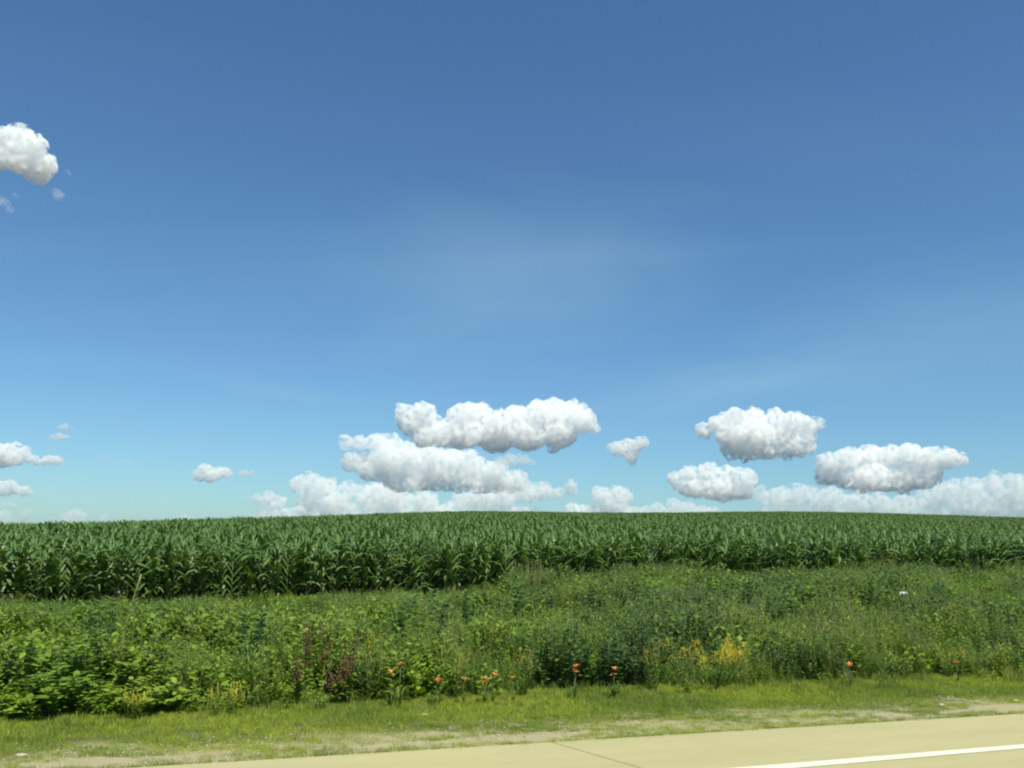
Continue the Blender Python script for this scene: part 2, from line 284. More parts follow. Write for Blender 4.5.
# ---------------------------------------------------------------- clouds
CLAB = {
 'A': 'largest bright white cloud, long and topmost in the middle of the sky', 'B': 'wide grey-white cloud right under the largest bright one', 'B2': 'small pale puff under the right half of the largest cloud',
 'C': 'long low bank of cloud resting on the corn in the middle left', 'D': 'small triangular cloud alone just right of the largest cloud', 'E': 'low cloud heap on the corn between the middle bank and the right ones',
 'F': 'isolated grey-white cloud, highest one on the right side', 'G': 'compact white cloud low between two larger ones on the right', 'H': 'broad grey-bottomed cloud with a bright peak at the right', 'I': 'long pale cloud bank on the corn at the far right',
 'J': 'thin pale cloud strip on the corn right of centre', 'K': 'white cloud entering from the left edge, upper one near the horizon', 'L': 'white cloud at the left edge just under another one',
 'M': 'tiny flat puff, topmost of three small ones at the left', 'N': 'tiny flat puff under the topmost small one at the left', 'N2': 'faint scrap of cloud under the two small left puffs',
 'O': 'small round white cloud alone over the corn left of the middle bank', 'P': 'small scrap of cloud right beside the small round one', 'P2': 'faint thin wisp between the left clouds and the small round one',
 'Q': 'small pale cloud low at the left edge', 'Q2': 'low pale cloud patch touching the corn at the left edge', 'Q3': 'low pale cloud hump on the corn at the left', 'Q4': 'tiny cloud tip peeping over the corn left of the middle bank',
 'Q5': 'tiniest cloud tip on the corn at the left, before the small round cloud',
 'R4': 'faintest scrap of vapour right of the high upper left cloud, highest of its wisps',
 'R': 'big bright cloud high in the upper left corner', 'R2': 'torn wisp below the high upper left cloud', 'R3': 'faint wisp just under the right edge of the high upper left cloud'}
def cloud_mat(px, dens, seed, big, erode):
    """vapour of broken density: noise eats ragged holes and edges into the billows"""
    m, nt = mat('cloud_vapour'); L = nt.links.new
    out = N(nt, 'ShaderNodeOutputMaterial')
    tc = N(nt, 'ShaderNodeTexCoord')
    mp = N(nt, 'ShaderNodeMapping'); mp.inputs['Location'].default_value = (seed*3.3, seed, 0); mp.inputs['Scale'].default_value = (1/px,)*3
    L(tc.outputs['Object'], mp.inputs['Vector'])
    n1 = N(nt, 'ShaderNodeTexNoise', Scale=.2/big, Detail=5.0, Roughness=.55); L(mp.outputs[0], n1.inputs['Vector'])
    mr = N(nt, 'ShaderNodeMapRange', interpolation_type='SMOOTHSTEP')
    mr.inputs[1].default_value = erode; mr.inputs[2].default_value = erode+.23; mr.inputs[3].default_value = 0; mr.inputs[4].default_value = 1.0*dens/px
    L(n1.outputs[0], mr.inputs[0])
    v = N(nt, 'ShaderNodeVolumeScatter'); v.inputs['Color'].default_value = (.995, 1, .988, 1); v.inputs['Anisotropy'].default_value = 0.0
    L(mr.outputs[0], v.inputs['Density'])
    L(v.outputs[0], out.inputs['Volume'])
    return m
def ico(sub):
    bm = bmesh.new(); bmesh.ops.create_icosphere(bm, subdivisions=sub, radius=1)
    v = np.array([q.co[:] for q in bm.verts]); f = np.array([[q.index for q in p.verts] for p in bm.faces]); bm.free(); return v, f
ICO3, ICO2 = ico(3), ico(2)
for key, D, puffs in CLOUDS:
    px = D/924.0                                   # metres that span one small unit at that range
    rg = random.Random(sum(map(ord, key))*7)
    cx = sum(p[0] for p in puffs)/len(puffs); ce = sum(p[1] for p in puffs)/len(puffs)
    def direc(a, e): return Vector((math.sin(R(a))*math.cos(R(e)), math.cos(R(a))*math.cos(R(e)), math.sin(R(e))))
    C = direc(cx, ce)*D
    VV = []; FF = []; nv = 0
    thin = key in ('R2', 'R3', 'R4', 'P2', 'N2')
    rmax = max(p[2] for p in puffs)
    for a, e, r in puffs:
        rr = r*px
        c = direc(a, e)*(D+rg.uniform(-.5, .5)*rr)-C
        VV.append(ICO3[0]*np.array((rr*1.02, rr*1.1, rr*.78))+np.array(c)); FF.append(ICO3[1]+nv); nv += len(ICO3[0])
        for j in range(14):                         # smaller billows, mostly on the upper side
            v = Vector((rg.gauss(0, 1.1), rg.gauss(0, .8), rg.gauss(.25, .7))).normalized()
            r2 = rr*rg.uniform(.18, .42)
            VV.append(ICO2[0]*r2+np.array(c+v*rr*rg.uniform(.6, .85))); FF.append(ICO2[1]+nv); nv += len(ICO2[0])
    me = bpy.data.meshes.new('cloud'); me.from_pydata(np.concatenate(VV).tolist(), [], np.concatenate(FF).tolist()); me.update()
    o = bpy.data.objects.new('cloud', me); COL.objects.link(o)
    md = o.modifiers.new('r', 'REMESH'); md.mode = 'VOXEL'; md.voxel_size = px*(1.1 if key != 'R' else 1.3)
    big = min(1.0, max(.35, rmax/13.0))
    def bump(sc_, st_):
        t = bpy.data.textures.new('puff', 'CLOUDS'); t.noise_scale = sc_*px*big; t.noise_depth = 1
        dm = o.modifiers.new('d', 'DISPLACE'); dm.texture = t; dm.strength = st_*px*big; dm.mid_level = .37; dm.texture_coords = 'LOCAL'
    bump(14, 6.0); bump(5.5, 3.4)
    md = o.modifiers.new('r2', 'REMESH'); md.mode = 'VOXEL'; md.voxel_size = px*(1.0 if key != 'R' else 1.2)
    bump(2.4, 1.2)
    dg = bpy.context.evaluated_depsgraph_get(); dg.update()
    me2 = bpy.data.meshes.new_from_object(o.evaluated_get(dg)); o.modifiers.clear(); o.data = me2
    bpy.data.meshes.remove(me)
    me2.materials.clear(); me2.materials.append(cloud_mat(px, .09 if thin else {'C': .27, 'I': .21, 'J': .22, 'E': .32, 'B2': .2, 'Q': .24, 'Q2': .24, 'Q3': .24, 'Q4': .24, 'Q5': .2, 'G': .38, 'B': .34, 'P': .25, 'M': .3, 'N': .3, 'D': .35}.get(key, .46), len(key)*3+ord(key[0]), big, .42 if thin else .415))
    o.location = C
    tag(o, CLAB[key], 'cloud', 'cumulus clouds low over the cornfield' if key not in ('R', 'R2', 'R3', 'R4') else None)

# ---------------------------------------------------------------- ground sheet
def axis(parts):
    out = []
    for a, b, s in parts:
        n = max(1, round((b-a)/s)); out += [a+(b-a)*i/n for i in range(n)]
    out.append(parts[-1][1]); return out
us = axis([(-3000, -200, 700), (-200, -20, 30), (-20, -8, 1.5), (-8, 0, 1.0), (0, 8, .25), (8, 40, 1.0), (40, 200, 4), (200, 400, 20), (400, 6000, 700)])
ts = axis([(-6000, -400, 700), (-400, -120, 20), (-120, -15, 3.5), (-15, 40, .5), (40, 200, 4), (200, 400, 20), (400, 6000, 700)])
gb = MB(); vs = []
for u in us:
    for t in ts:
        x, y = xy(u, t)
        z = height(x, y)
        if u < 6: z += .018*noise.noise((x*2.3, y*2.3, 0))*sst(0.05, .5, u)
        if u < 0: z -= .06*sst(0, -.25, u)*(1-sst(-8.6, -9.2, u))   # the ground passes under the slabs
        vs.append((x, y, z))
nT = len(ts)
fs = [(i*nT+j, (i+1)*nT+j, (i+1)*nT+j+1, i*nT+j+1)[::-1] for i in range(len(us)-1) for j in range(nT-1)]
gb.add(vs, fs)
tag(gb.obj('ground', gm), kind='structure')

# ---------------------------------------------------------------- road (concrete slabs, tarred joints, paint)
SKEW = .28                                           # the transverse joints run a little askew
def slab(mb, u0, u1, t0, t1, ztop, th, bev=.006):
    def P(u, t, z): x, y = xy(u, t-SKEW*u); return (x, y, z)
    vs = [P(u, t, ztop-th) for u, t in ((u0, t0), (u1, t0), (u1, t1), (u0, t1))]
    vs += [P(u, t, ztop-bev) for u, t in ((u0, t0), (u1, t0), (u1, t1), (u0, t1))]
    b = bev
    vs += [P(u, t, ztop) for u, t in ((u0+b, t0+b), (u1-b, t0+b), (u1-b, t1-b), (u0+b, t1-b))]
    fs = [(8, 11, 10, 9)]
    for k in range(4):
        j = (k+1) % 4; fs += [(k, k+4, j+4, j), (k+4, k+8, j+8, j+4)]
    mb.add(vs, fs)
T0 = 3.36; PITCH_T = 6.4
rb = MB()
for i in range(-16, 24):
    a = T0+i*PITCH_T; b = a+PITCH_T
    slab(rb, -2.45, -0.004, a+.010, b-.010, 0.0, .05)     # shoulder
    slab(rb, -5.05, -2.462, a+.010, b-.010, 0.0, .05)     # near lane
    slab(rb, -8.60, -5.062, a+.010, b-.010, 0.0, .05)     # far lane
ro = rb.obj('road', cm); tag(ro, kind='structure')
for pl in ro.data.polygons: pl.use_smooth = False
tb = MB()
for i in range(-16, 25):
    a = T0+i*PITCH_T
    tb.add([(*xy(u, t-SKEW*u), -.007) for u, t in ((-8.6, a-.02), (-.01, a-.02), (-.01, a+.02), (-8.6, a+.02))], [(0, 1, 2, 3)])
tb.add([(*xy(u, t), -.009) for u, t in ((-2.465, -98), (-2.447, -98), (-2.447, 150), (-2.465, 150))], [(0, 1, 2, 3)])
tb.add([(*xy(u, t), -.009) for u, t in ((-5.065, -98), (-5.047, -98), (-5.047, 150), (-5.065, 150))], [(0, 1, 2, 3)])
tag(tb.obj('road_joint', M['tar']), kind='structure')
def stripe(u0, u1, t0, t1, m, z=.004):
    mb = MB(); n = int((t1-t0)/.25); vs = []
    for i in range(n+1):
        t = t0+(t1-t0)*i/n; w = .006*noise.noise((t*3, u0, 0))+.045*math.sin((t-6)*math.pi/6)-.02
        vs += [(*xy(u0+w, t), z), (*xy(u1+w*.7, t), z)]
    mb.add(vs, [(2*i, 2*i+2, 2*i+3, 2*i+1) for i in range(n)])
    return mb.obj('road_marking', m)
tag(stripe(-1.415, -1.275, -98, 150, M['paint']), kind='structure')
tag(stripe(-5.25, -5.13, -98, 150, M['paint_y']), kind='structure')

# ---------------------------------------------------------------- corn
def corn_parts(rg, H):
    st = MB(); lf = MB()
    az0 = rg.uniform(0, 6.28)
    lean = rg.uniform(-.05, .05)
    top = H*.72
    st.tube([(0, 0, -.05), (lean*.5, 0, top*.5), (lean, 0, top)], .016, .008, 5)
    n = rg.randint(11, 13)
    for i in range(n):
        t = i/(n-1)
        z = top*(.10+.90*t**.9)
        az = az0+(i % 2)*math.pi+rg.uniform(-.45, .45)
        Lf = H*(.30+.26*math.sin(math.pi*min(1, .18+t*.75)))*rg.uniform(.85, 1.12)
        W = .066+.030*math.sin(math.pi*min(1, t*.85+.1))
        if t < .85:
            e0 = R(rg.uniform(48, 66)); e1 = R(rg.uniform(-75, -15))
        else:
            e0 = R(rg.uniform(48, 72)); e1 = R(rg.uniform(-75, -5))
        dry = 1.0
        lf.blade((lean*z/top, 0, z), az, Lf, W*1.25, e0, e1, segs=6, fold=.35, profile='corn', twist=rg.uniform(-.7, .7), wave=.22, col=dry*rg.uniform(.85, 1.15))
    for k in range(2):   # rolled leaves of the whorl
        lf.blade((lean, 0, top-.05), rg.uniform(0, 6.28), H*.24, .045, R(80), R(rg.uniform(-10, 50)), segs=3, fold=.5, profile='corn', col=1.1)
    return st, lf
def smooth_rand(x, s): return noise.noise((x*s, 3.1, 7.7))
NV = 10
corn_meshes = []
for k in range(NV):
    rg = random.Random(100+k)
    st, lf = corn_parts(rg, 1.78*rg.uniform(.94, 1.06))
    corn_meshes.append((st.mesh('stalk', M['corn_stalk']), lf.mesh('leaves', M['corn'])))
# which plants of the first rows show (300 of them)
spots = []
SP = .235
for row in range(0, 2):
    u = FIELD_U+row*.76
    t = -13.0
    while t < 34.0 and len(spots) < 300:
        uu = u+.25*math.sin(t*.11); x, y = xy(uu+rnd.uniform(-.05, .05), t+rnd.uniform(-.06, .06))
        a = x/y
        if -.66 < a < .66:
            spots.append((x, y, row))
        t += SP if row == 0 else SP*1.0
row1_t_end = t
first = {}
CG = 'corn plants in the first rows at the edge of the field'
CL = 'leafy green corn plant in the first rows along the near edge of the cornfield'
def make_corn(kv, x, y, s, rz):
    if kv not in first:
        root = empty('corn_plant', (x, y, height(x, y)), rz, s)
        a = bpy.data.objects.new('stalk', corn_meshes[kv][0]); b = bpy.data.objects.new('leaves', corn_meshes[kv][1])
        for c in (a, b): COL.objects.link(c); c.parent = root
        first[kv] = (root, a, b)
    else:
        src = first[kv]
        root = src[0].copy(); COL.objects.link(root)
        root.location = (x, y, height(x, y)); root.rotation_euler = (0, 0, rz); root.scale = (s, s, s)
        for c in src[1:]:
            d = c.copy(); COL.objects.link(d); d.parent = root
    tag(root, CL, 'corn plant', CG)
for i, (x, y, row) in enumerate(spots):
    make_corn(rnd.randrange(NV), x, y, rnd.uniform(.9, 1.08)*(1+.07*smooth_rand(x+y, .8)), rnd.uniform(0, 6.28))

# ---- scattering as one object (geometry nodes, instances picked from a library collection)
def library(name, meshes):
    c = bpy.data.collections.new(name)
    for i, me in enumerate(meshes):
        o = bpy.data.objects.new('%s_%03d' % (name, i), me); c.objects.link(o)
    return c
def scatter(name, lib, pts, label, cat):
    """pts: list of (x,y,z,rx,ry,rz,s,idx)"""
    me = bpy.data.meshes.new(name); A = np.array(pts, dtype=np.float32)
    me.from_pydata(A[:, :3].tolist(), [], [])
    r = me.attributes.new('rot', 'FLOAT_VECTOR', 'POINT'); r.data.foreach_set('vector', A[:, 3:6].ravel())
    s = me.attributes.new('scl', 'FLOAT', 'POINT'); s.data.foreach_set('value', A[:, 6].copy())
    s = me.attributes.new('idx', 'INT', 'POINT'); s.data.foreach_set('value', A[:, 7].astype(np.int32))
    o = bpy.data.objects.new(name, me); COL.objects.link(o)
    ng = bpy.data.node_groups.new(name+'_scatter', 'GeometryNodeTree')
    ng.interface.new_socket('Geometry', in_out='INPUT', socket_type='NodeSocketGeometry')
    ng.interface.new_socket('Geometry', in_out='OUTPUT', socket_type='NodeSocketGeometry')
    gi = ng.nodes.new('NodeGroupInput'); go = ng.nodes.new('NodeGroupOutput')
    ci = ng.nodes.new('GeometryNodeCollectionInfo'); ci.inputs['Collection'].default_value = lib
    ci.inputs['Separate Children'].default_value = True; ci.inputs['Reset Children'].default_value = True
    ip = ng.nodes.new('GeometryNodeInstanceOnPoints'); ip.inputs['Pick Instance'].default_value = True
    def attr(nm, dt):
        n = ng.nodes.new('GeometryNodeInputNamedAttribute'); n.data_type = dt; n.inputs['Name'].default_value = nm; return n.outputs[0]
    l = ng.links.new
    l(gi.outputs[0], ip.inputs['Points']); l(ci.outputs[0], ip.inputs['Instance'])
    l(attr('idx', 'INT'), ip.inputs['Instance Index'])
    e2r = ng.nodes.new('FunctionNodeEulerToRotation'); l(attr('rot', 'FLOAT_VECTOR'), e2r.inputs[0]); l(e2r.outputs[0], ip.inputs['Rotation'])
    l(attr('scl', 'FLOAT'), ip.inputs['Scale'])
    l(ip.outputs[0], go.inputs[0])
    md = o.modifiers.new('scatter', 'NODES'); md.node_group = ng
    return tag(o, label, cat, kind='stuff')

# chunks of a row: several plants in one library mesh
def merged(parts):
    """parts: list of (mesh, matrix, material index)"""
    mb = MB()
    for me, mx, mi in parts:
        n = len(me.vertices); co = np.empty(n*3, np.float32); me.vertices.foreach_get('co', co); co = co.reshape(-1, 3)
        mm = np.array(mx); co = co@mm[:3, :3].T+mm[:3, 3]
        sh = np.empty(n, np.float32); me.attributes['shade'].data.foreach_get('value', sh)
        mb.add(co.tolist(), [tuple(p.vertices) for p in me.polygons], sh.tolist(), mi)
    return mb
chunks = []
CH = 1.41; NP = 6
for k in range(10):
    rg = random.Random(500+k); parts = []
    for j in range(NP):
        s = rg.uniform(.92, 1.05)
        mx = Matrix.Translation(((j+.5)*CH/NP-CH/2+rg.uniform(-.05, .05), rg.uniform(-.05, .05), 0))@Matrix.Rotation(rg.uniform(0, 6.28), 4, 'Z')@Matrix.Scale(s, 4)
        kv = rg.randrange(NV)
        parts.append((corn_meshes[kv][0], mx, 0)); parts.append((corn_meshes[kv][1], mx, 1))
    chunks.append(merged(parts).mesh('corn_row', [M['corn_stalk'], M['corn']]))
corn_lib = library('corn_row_library', chunks)
pts = []
for row in range(1, 175):
    u = FIELD_U+row*.76
    t = -70.0-row*.4
    if row == 1: t = row1_t_end+CH/2
    while t < 150+row*.5:
        uu = u+.25*math.sin(t*.11)
        x, y = xy(uu, t); a = x/y
        lim = .70+12.0/y
        if abs(a) < lim:
            flip = rnd.choice((0, math.pi))
            h0 = height(*xy(uu, t-.6)); h1 = height(*xy(uu, t+.6))
            s = 1+.06*noise.noise((x*.12, y*.12, 0))+rnd.uniform(-.03, .03)
            pts.append((x, y, height(x, y), 0, 0, ROAD_YAW+flip, s, rnd.randrange(10)))
        t += CH
scatter('cornfield', corn_lib, pts, 'dense green corn filling the rising field behind its first rows', 'corn')
print('corn chunks', len(pts), 'individual', len(spots))

# ---------------------------------------------------------------- weed library
def grass_tuft(rg, n, H, W, r, mi=0, spread=.5, mb=None, segs=3):
    mb = mb or MB()
    for i in range(n):
        a = rg.uniform(0, 6.28); d = r*math.sqrt(rg.random())
        mb.blade((d*math.cos(a), d*math.sin(a), -.01), rg.uniform(0, 6.28), H*rg.uniform(.55, 1.1), W*rg.uniform(.7, 1.2),
                 R(rg.uniform(70, 88)), R(rg.uniform(-10, 70)*(1-spread)+rg.uniform(-40, 50)*spread), segs=segs, fold=.2, profile='grass', col=rg.uniform(.8, 1.2), mi=mi)
    return mb
def forb(rg, H, leafL, leafW, nst, r, mis=(0, 1), narrow=False, dens=16, mb=None):
    """stems with leaves all the way up"""
    mb = mb or MB()
    for k in range(nst):
        a = rg.uniform(0, 6.28); d = r*math.sqrt(rg.random()); h = H*rg.uniform(.6, 1.05)
        b = Vector((d*math.cos(a), d*math.sin(a), -.02)); tip = b+Vector((rg.uniform(-.2, .2)*h, rg.uniform(-.2, .2)*h, h))
        mid = (b+tip)/2+Vector((rg.uniform(-.05, .05), rg.uniform(-.05, .05), 0))
        mb.tube([b, mid, tip], .004, .0018, 3, mi=mis[1])
        nl = int(dens*rg.uniform(.8, 1.2))
        for i in range(nl):
            t = .12+.88*i/nl
            p = b*(1-t)**2+mid*2*t*(1-t)+tip*t*t
            s = (1-.45*t)*rg.uniform(.7, 1.2)
            mb.blade(p, i*2.4+rg.uniform(-.4, .4), leafL*s, leafW*s, R(rg.uniform(15, 55)), R(rg.uniform(-45, 15)), segs=2 if not narrow else 2, fold=.25, profile='leaf', twist=rg.uniform(-.5, .5), col=rg.uniform(.8, 1.2), mi=mis[0])
    return mb
def seedheads(rg, mb, H, n, r, mi):
    for i in range(n):
        a = rg.uniform(0, 6.28); d = r*rg.random(); h = H*rg.uniform(.8, 1.15)
        b = Vector((d*math.cos(a), d*math.sin(a), 0)); tip = b+Vector((rg.uniform(-.12, .12), rg.uniform(-.12, .12), h))
        mb.tube([b, b*.5+tip*.5, tip], .0022, .001, 3, mi=mi)
        for k in range(7):
            p = tip-(tip-b)*(.02*k); mb.blade(p, rg.uniform(0, 6.28), .05, .009, R(60), R(20), segs=1, mi=mi)
weed_meshes = []; kinds = {}
def reg(kind, mb, mats):
    kinds.setdefault(kind, []).append(len(weed_meshes)); weed_meshes.append(mb.mesh('weed', mats))
for k in range(4):
    rg = random.Random(900+k)
    reg('grass', grass_tuft(rg, 46, .62, .011, .16), [M['wgrass']])
    reg('lowgrass', grass_tuft(rg, 44, .26, .009, .13), [M['wgrass']])
    mb = grass_tuft(rg, 26, .6, .009, .14); seedheads(rg, mb, .75, 7, .12, 1); reg('seedgrass', mb, [M['wgrass'], M['straw']])
    reg('broad', forb(rg, .62, .13, .075, 6, .22), [M['forb'], M['stem']])
    reg('mound', forb(rg, .55, .16, .11, 9, .34, dens=11), [M['bush'], M['stem']])
    reg('darkmound', forb(rg, .6, .13, .085, 10, .34, dens=12), [M['forb_dark'], M['stem']])
    reg('lowbroad', forb(rg, .30, .095, .06, 8, .2, dens=9), [M['forb'], M['stem']])
    reg('fine', forb(rg, .70, .10, .022, 8, .17, narrow=True, dens=30), [M['forb'], M['stem']])
    reg('dark', forb(rg, .66, .10, .05, 7, .22, dens=18), [M['forb_dark'], M['stem']])
    reg('darkfine', forb(rg, .72, .09, .018, 8, .18, dens=26), [M['forb_dark'], M['stem']])
for k in range(2):
    rg = random.Random(950+k)
    mb = forb(rg, .55, .07, .012, 4, .12, dens=16)
    for q in range(9):
        a = rg.uniform(0, 6.28); d = .16*rg.random(); z = rg.uniform(.45, .7)
        for j in range(5): mb.blade((d*math.cos(a)+rg.uniform(-.03, .03), d*math.sin(a)+rg.uniform(-.03, .03), z), rg.uniform(0, 6.28), .035, .018, R(30), R(0), segs=1, mi=2)
    reg('ochre', mb, [M['forb'], M['stem'], M['ochre']])
weed_lib = library('weed_library', weed_meshes)
pts = []
ZT = Vector((0, 0, 1))
def n2(x, y, s, o=0): return noise.noise((x*s+o*17.3, y*s-o*9.1, o*3.7))
FEAT = [(x, y, H) for k in ('lily', 'goldenrod', 'ragwort', 'dock', 'bush', 'shrub', 'milkweed') for x, y, H in PLACES[k]]
def shade_by(x, y):
    """how much a weed here would crowd a plant that stands out"""
    f = 1.0
    for fx, fy, H in FEAT:
        dx, dy = x-fx, y-fy
        if abs(dx) < .32 and -.9 < dy < .22: f = min(f, .55 if dy < -.25 else .3)
    return f
for i in range(60000):
    u = 2.1+(FIELD_U+.6-2.1)*rnd.random()**.92; t = rnd.uniform(-24, 44)
    x, y = xy(u, t)
    if abs(x/y) > .60+3.0/y: continue
    edge = 2.6+.25*n2(x, y, .8, 5)
    if u < edge and rnd.random() < .45: continue
    dens = .42 if u > 10 else .62
    if rnd.random() > dens: continue
    low = sst(edge-.2, edge+1.3, u)               # low at the verge, taller behind
    a = n2(x, y, .30, 1)+.5*n2(x, y, .9, 2); b = n2(x, y, .33, 3)+.5*n2(x, y, 1.1, 4)
    q = rnd.random()
    if low < .35: kd = 'lowgrass' if q < .62 or u < 2.5 else ('lowbroad' if q < .9 else 'seedgrass')
    elif x < -2.0 and u < 9 and q < .75: kd = 'mound' if q < .3 else 'broad'
    elif a > .16: kd = 'dark' if q < .3 else ('darkfine' if q < .55 else ('darkmound' if q < .85 else 'broad'))
    elif a < -.24: kd = 'grass' if q < .3 else ('seedgrass' if q < .42 else ('fine' if q < .8 else 'broad'))
    elif b > .10: kd = 'mound' if q < .35 else ('broad' if q < .7 else 'fine')
    elif -1.6 < x < 1.2 and u < 8 and q > .6: kd = 'ochre' if q > .78 else 'fine'
    elif b < -.22: kd = 'fine' if q < .4 else ('ochre' if q < .58 else ('broad' if q < .8 else 'grass'))
    else: kd = ('fine', 'broad', 'mound', 'darkfine', 'lowbroad', 'fine', 'grass')[int(q*6.6)]
    s = rnd.uniform(.65, 1.15)*(.5+.5*low)*(1+.95*n2(x, y, .5, 6)+.55*n2(x, y, 1.5, 8))
    s = min(1.35, max(s, .35))*shade_by(x, y)
    if kd.startswith('low'): s = min(1.2, s*1.5)
    back = sst(8, FIELD_U-.5, u)
    if x < 0 and u > 9 and rnd.random() < .5: kd = rnd.choice(('mound', 'broad', 'darkmound', 'lowbroad'))
    if rnd.random() < sst(-1.5, 3.5, x) and u > 9.5 and n2(x, y, .4, 21) > -.06: kd = 'darkmound' if q < .35 else ('mound' if q < .68 else 'dark'); s = min(1.3, max(s, .6)*1.3)
    if x < 0: s *= 1-.58*sst(7, FIELD_U-1, u)*sst(2.2, -1.5, x)            # the growth stays low before the corn on the left
    pts.append((x, y, height(x, y), rnd.uniform(-.15, .15), rnd.uniform(-.15, .15), rnd.uniform(0, 6.28), s, rnd.choice(kinds[kd])))
scatter('roadside_weeds', weed_lib, pts, 'tangled green weeds and tall grass covering the bank between verge and corn', 'weeds')
print('weeds', len(pts))

# mown verge
gmesh = []
for k in range(5):
    rg = random.Random(1200+k)
    gmesh.append(grass_tuft(rg, 42, .075, .0055, .10, segs=2).mesh('turf', [M['mown']]))
for k in range(2):
    rg = random.Random(1250+k)
    gmesh.append(grass_tuft(rg, 26, .085, .005, .09, segs=2).mesh('turf', [M['straw']]))
for k in range(2):
    rg = random.Random(1270+k)
    gmesh.append(grass_tuft(rg, 20, .17, .006, .08, segs=3).mesh('turf', [M['mown']]))
glib = library('turf_library', gmesh)
pts = []
for i in range(64000):
    u = -.05+3.4*rnd.random(); t = rnd.uniform(-9, 26)
    x, y = xy(u, t)
    if abs(x/y) > .66: continue
    bare = n2(x, y, .55, 11)+.5*n2(x, y, 1.7, 12)+.35*n2(x, y, 5, 13)
    w = math.exp(-((u-.38)/.20)**2)
    if bare*.9+w*.95 > .74 and rnd.random() < .95: continue
    if u < .2 and rnd.random() < .25: continue
    q = rnd.random()
    idx = rnd.randrange(5) if q < .86 else (rnd.randrange(5, 7) if q < .97 else rnd.randrange(7, 9))
    s = rnd.uniform(.6, 1.1)*(.6+.35*sst(.4, 2.6, u))
    zoff = .01 if u > .15 else .012
    pts.append((x, y, height(x, y)-.012*(u > .1), rnd.uniform(-.1, .1), rnd.uniform(-.1, .1), rnd.uniform(0, 6.28), s, idx))
scatter('verge_grass', glib, pts, 'short mown yellowish grass on the verge beside the pavement', 'grass')
print('turf', len(pts))
# gravel on the bare patches
pm = []
for k in range(4):
    rg = random.Random(1300+k); mb = MB()
    for j in range(7): mb.blob((rg.uniform(-.12, .12), rg.uniform(-.12, .12), .001), rg.uniform(.004, .014), 5, 3, .3, rg, rg.uniform(.7, 1.2), (1, 1, .6))
    pm.append(mb.mesh('gravel', [M['stone']]))
plib = library('gravel_library', pm); pts = []
for i in range(1300):
    u = .05+1.3*rnd.random()**.8; x, y = xy(u, rnd.uniform(-8, 25))
    pts.append((x, y, height(x, y), 0, 0, rnd.uniform(0, 6.28), rnd.uniform(.6, 1.3), rnd.randrange(4)))
scatter('verge_gravel', plib, pts, 'loose pale gravel and sand along the pavement edge', 'gravel')

# ---------------------------------------------------------------- plants that stand out
def gz(x, y): return height(x, y)
LAB = {
 'lily': ['orange daylily nearer the left of the first pair right of the red dock stems', 'orange daylily just right of and behind the leftmost daylily',
          'lone orange daylily low in the grass below the first pair', 'widest orange daylily in the middle of the bank, left of its neighbour', 'orange daylily touching the wide middle daylily on its right',
          'faded orange daylily right of the wide middle pair', 'orange daylily with two heads left of the tight orange pair', 'upper orange daylily of the pair right of centre',
          'lower orange daylily of the pair right of centre', 'dull orange daylily at the verge edge, leftmost of the lowest two', 'dull orange daylily at the verge edge, right one of the lowest two',
          'upper orange daylily of the pair below the pale litter', 'lower orange daylily of the pair below the pale litter', 'rightmost orange daylily, alone on the bank'],
 'goldenrod': ['large bright yellow flowering clump right of centre', 'ochre flowering clump high on the bank above the middle daylilies', 'small yellow flowering clump left of the large bright one',
               'ochre flowering clump beside the red dock stems', 'yellow flowering clump at the right above the last daylily', 'ochre flowering clump between the daylilies and the dark shrub', 'ochre flowering clump above the wide middle daylily pair'],
 'ragwort': ['low bright yellow flower patch at the verge, left one', 'low bright yellow flower patch at the verge, right one'],
 'dock': ['tall red-brown dock, leftmost of the high ones', 'tallest red-brown dock, right beside another high one', 'red-brown dock in the lower middle of its cluster', 'lowest and nearest red-brown dock of the cluster',
          'red-brown dock at the left side of the cluster', 'red-brown dock at the right side of the cluster'],
 'bush': ['leafy yellow-green bush at the far left, behind the others', 'tall leafy bush in the left group under the pale leaning stalk', 'leafy bush at the right end of the left group',
          'middle leafy bush in front of the left group', 'low leafy bush in front, right side of the left group', 'low leafy bush cut by the left edge of the picture', 'smallest leafy bush at the verge on the left'],
 'shrub': ['dark green shrub, left of the three dark ones right of centre', 'low dark shrub between and in front of two taller dark ones', 'dark green shrub, right of the three dark ones'],
 'milkweed': ['milkweed with broad pale leaves left of centre before the corn', 'milkweed just left of another below the corn, left of centre', 'milkweed standing alone against the corn right below the tall cloud',
              'milkweed between the left pair and the lone one at the corn', 'milkweed against the corn above the dark shrubs', 'milkweed below the corn above the red dock stems', 'milkweed by the pale leaning stalk on the left',
              'milkweed against the corn, left of the right-hand four', 'milkweed against the corn, second of the right-hand four', 'milkweed against the corn above the pale litter', 'rightmost milkweed against the corn'],
 'stone': ['flat pale stone on the verge at the far left', 'small pale stone in the verge left of centre', 'small pale stone in the verge at the right', 'pale stone in the verge nearest the right edge'],
}
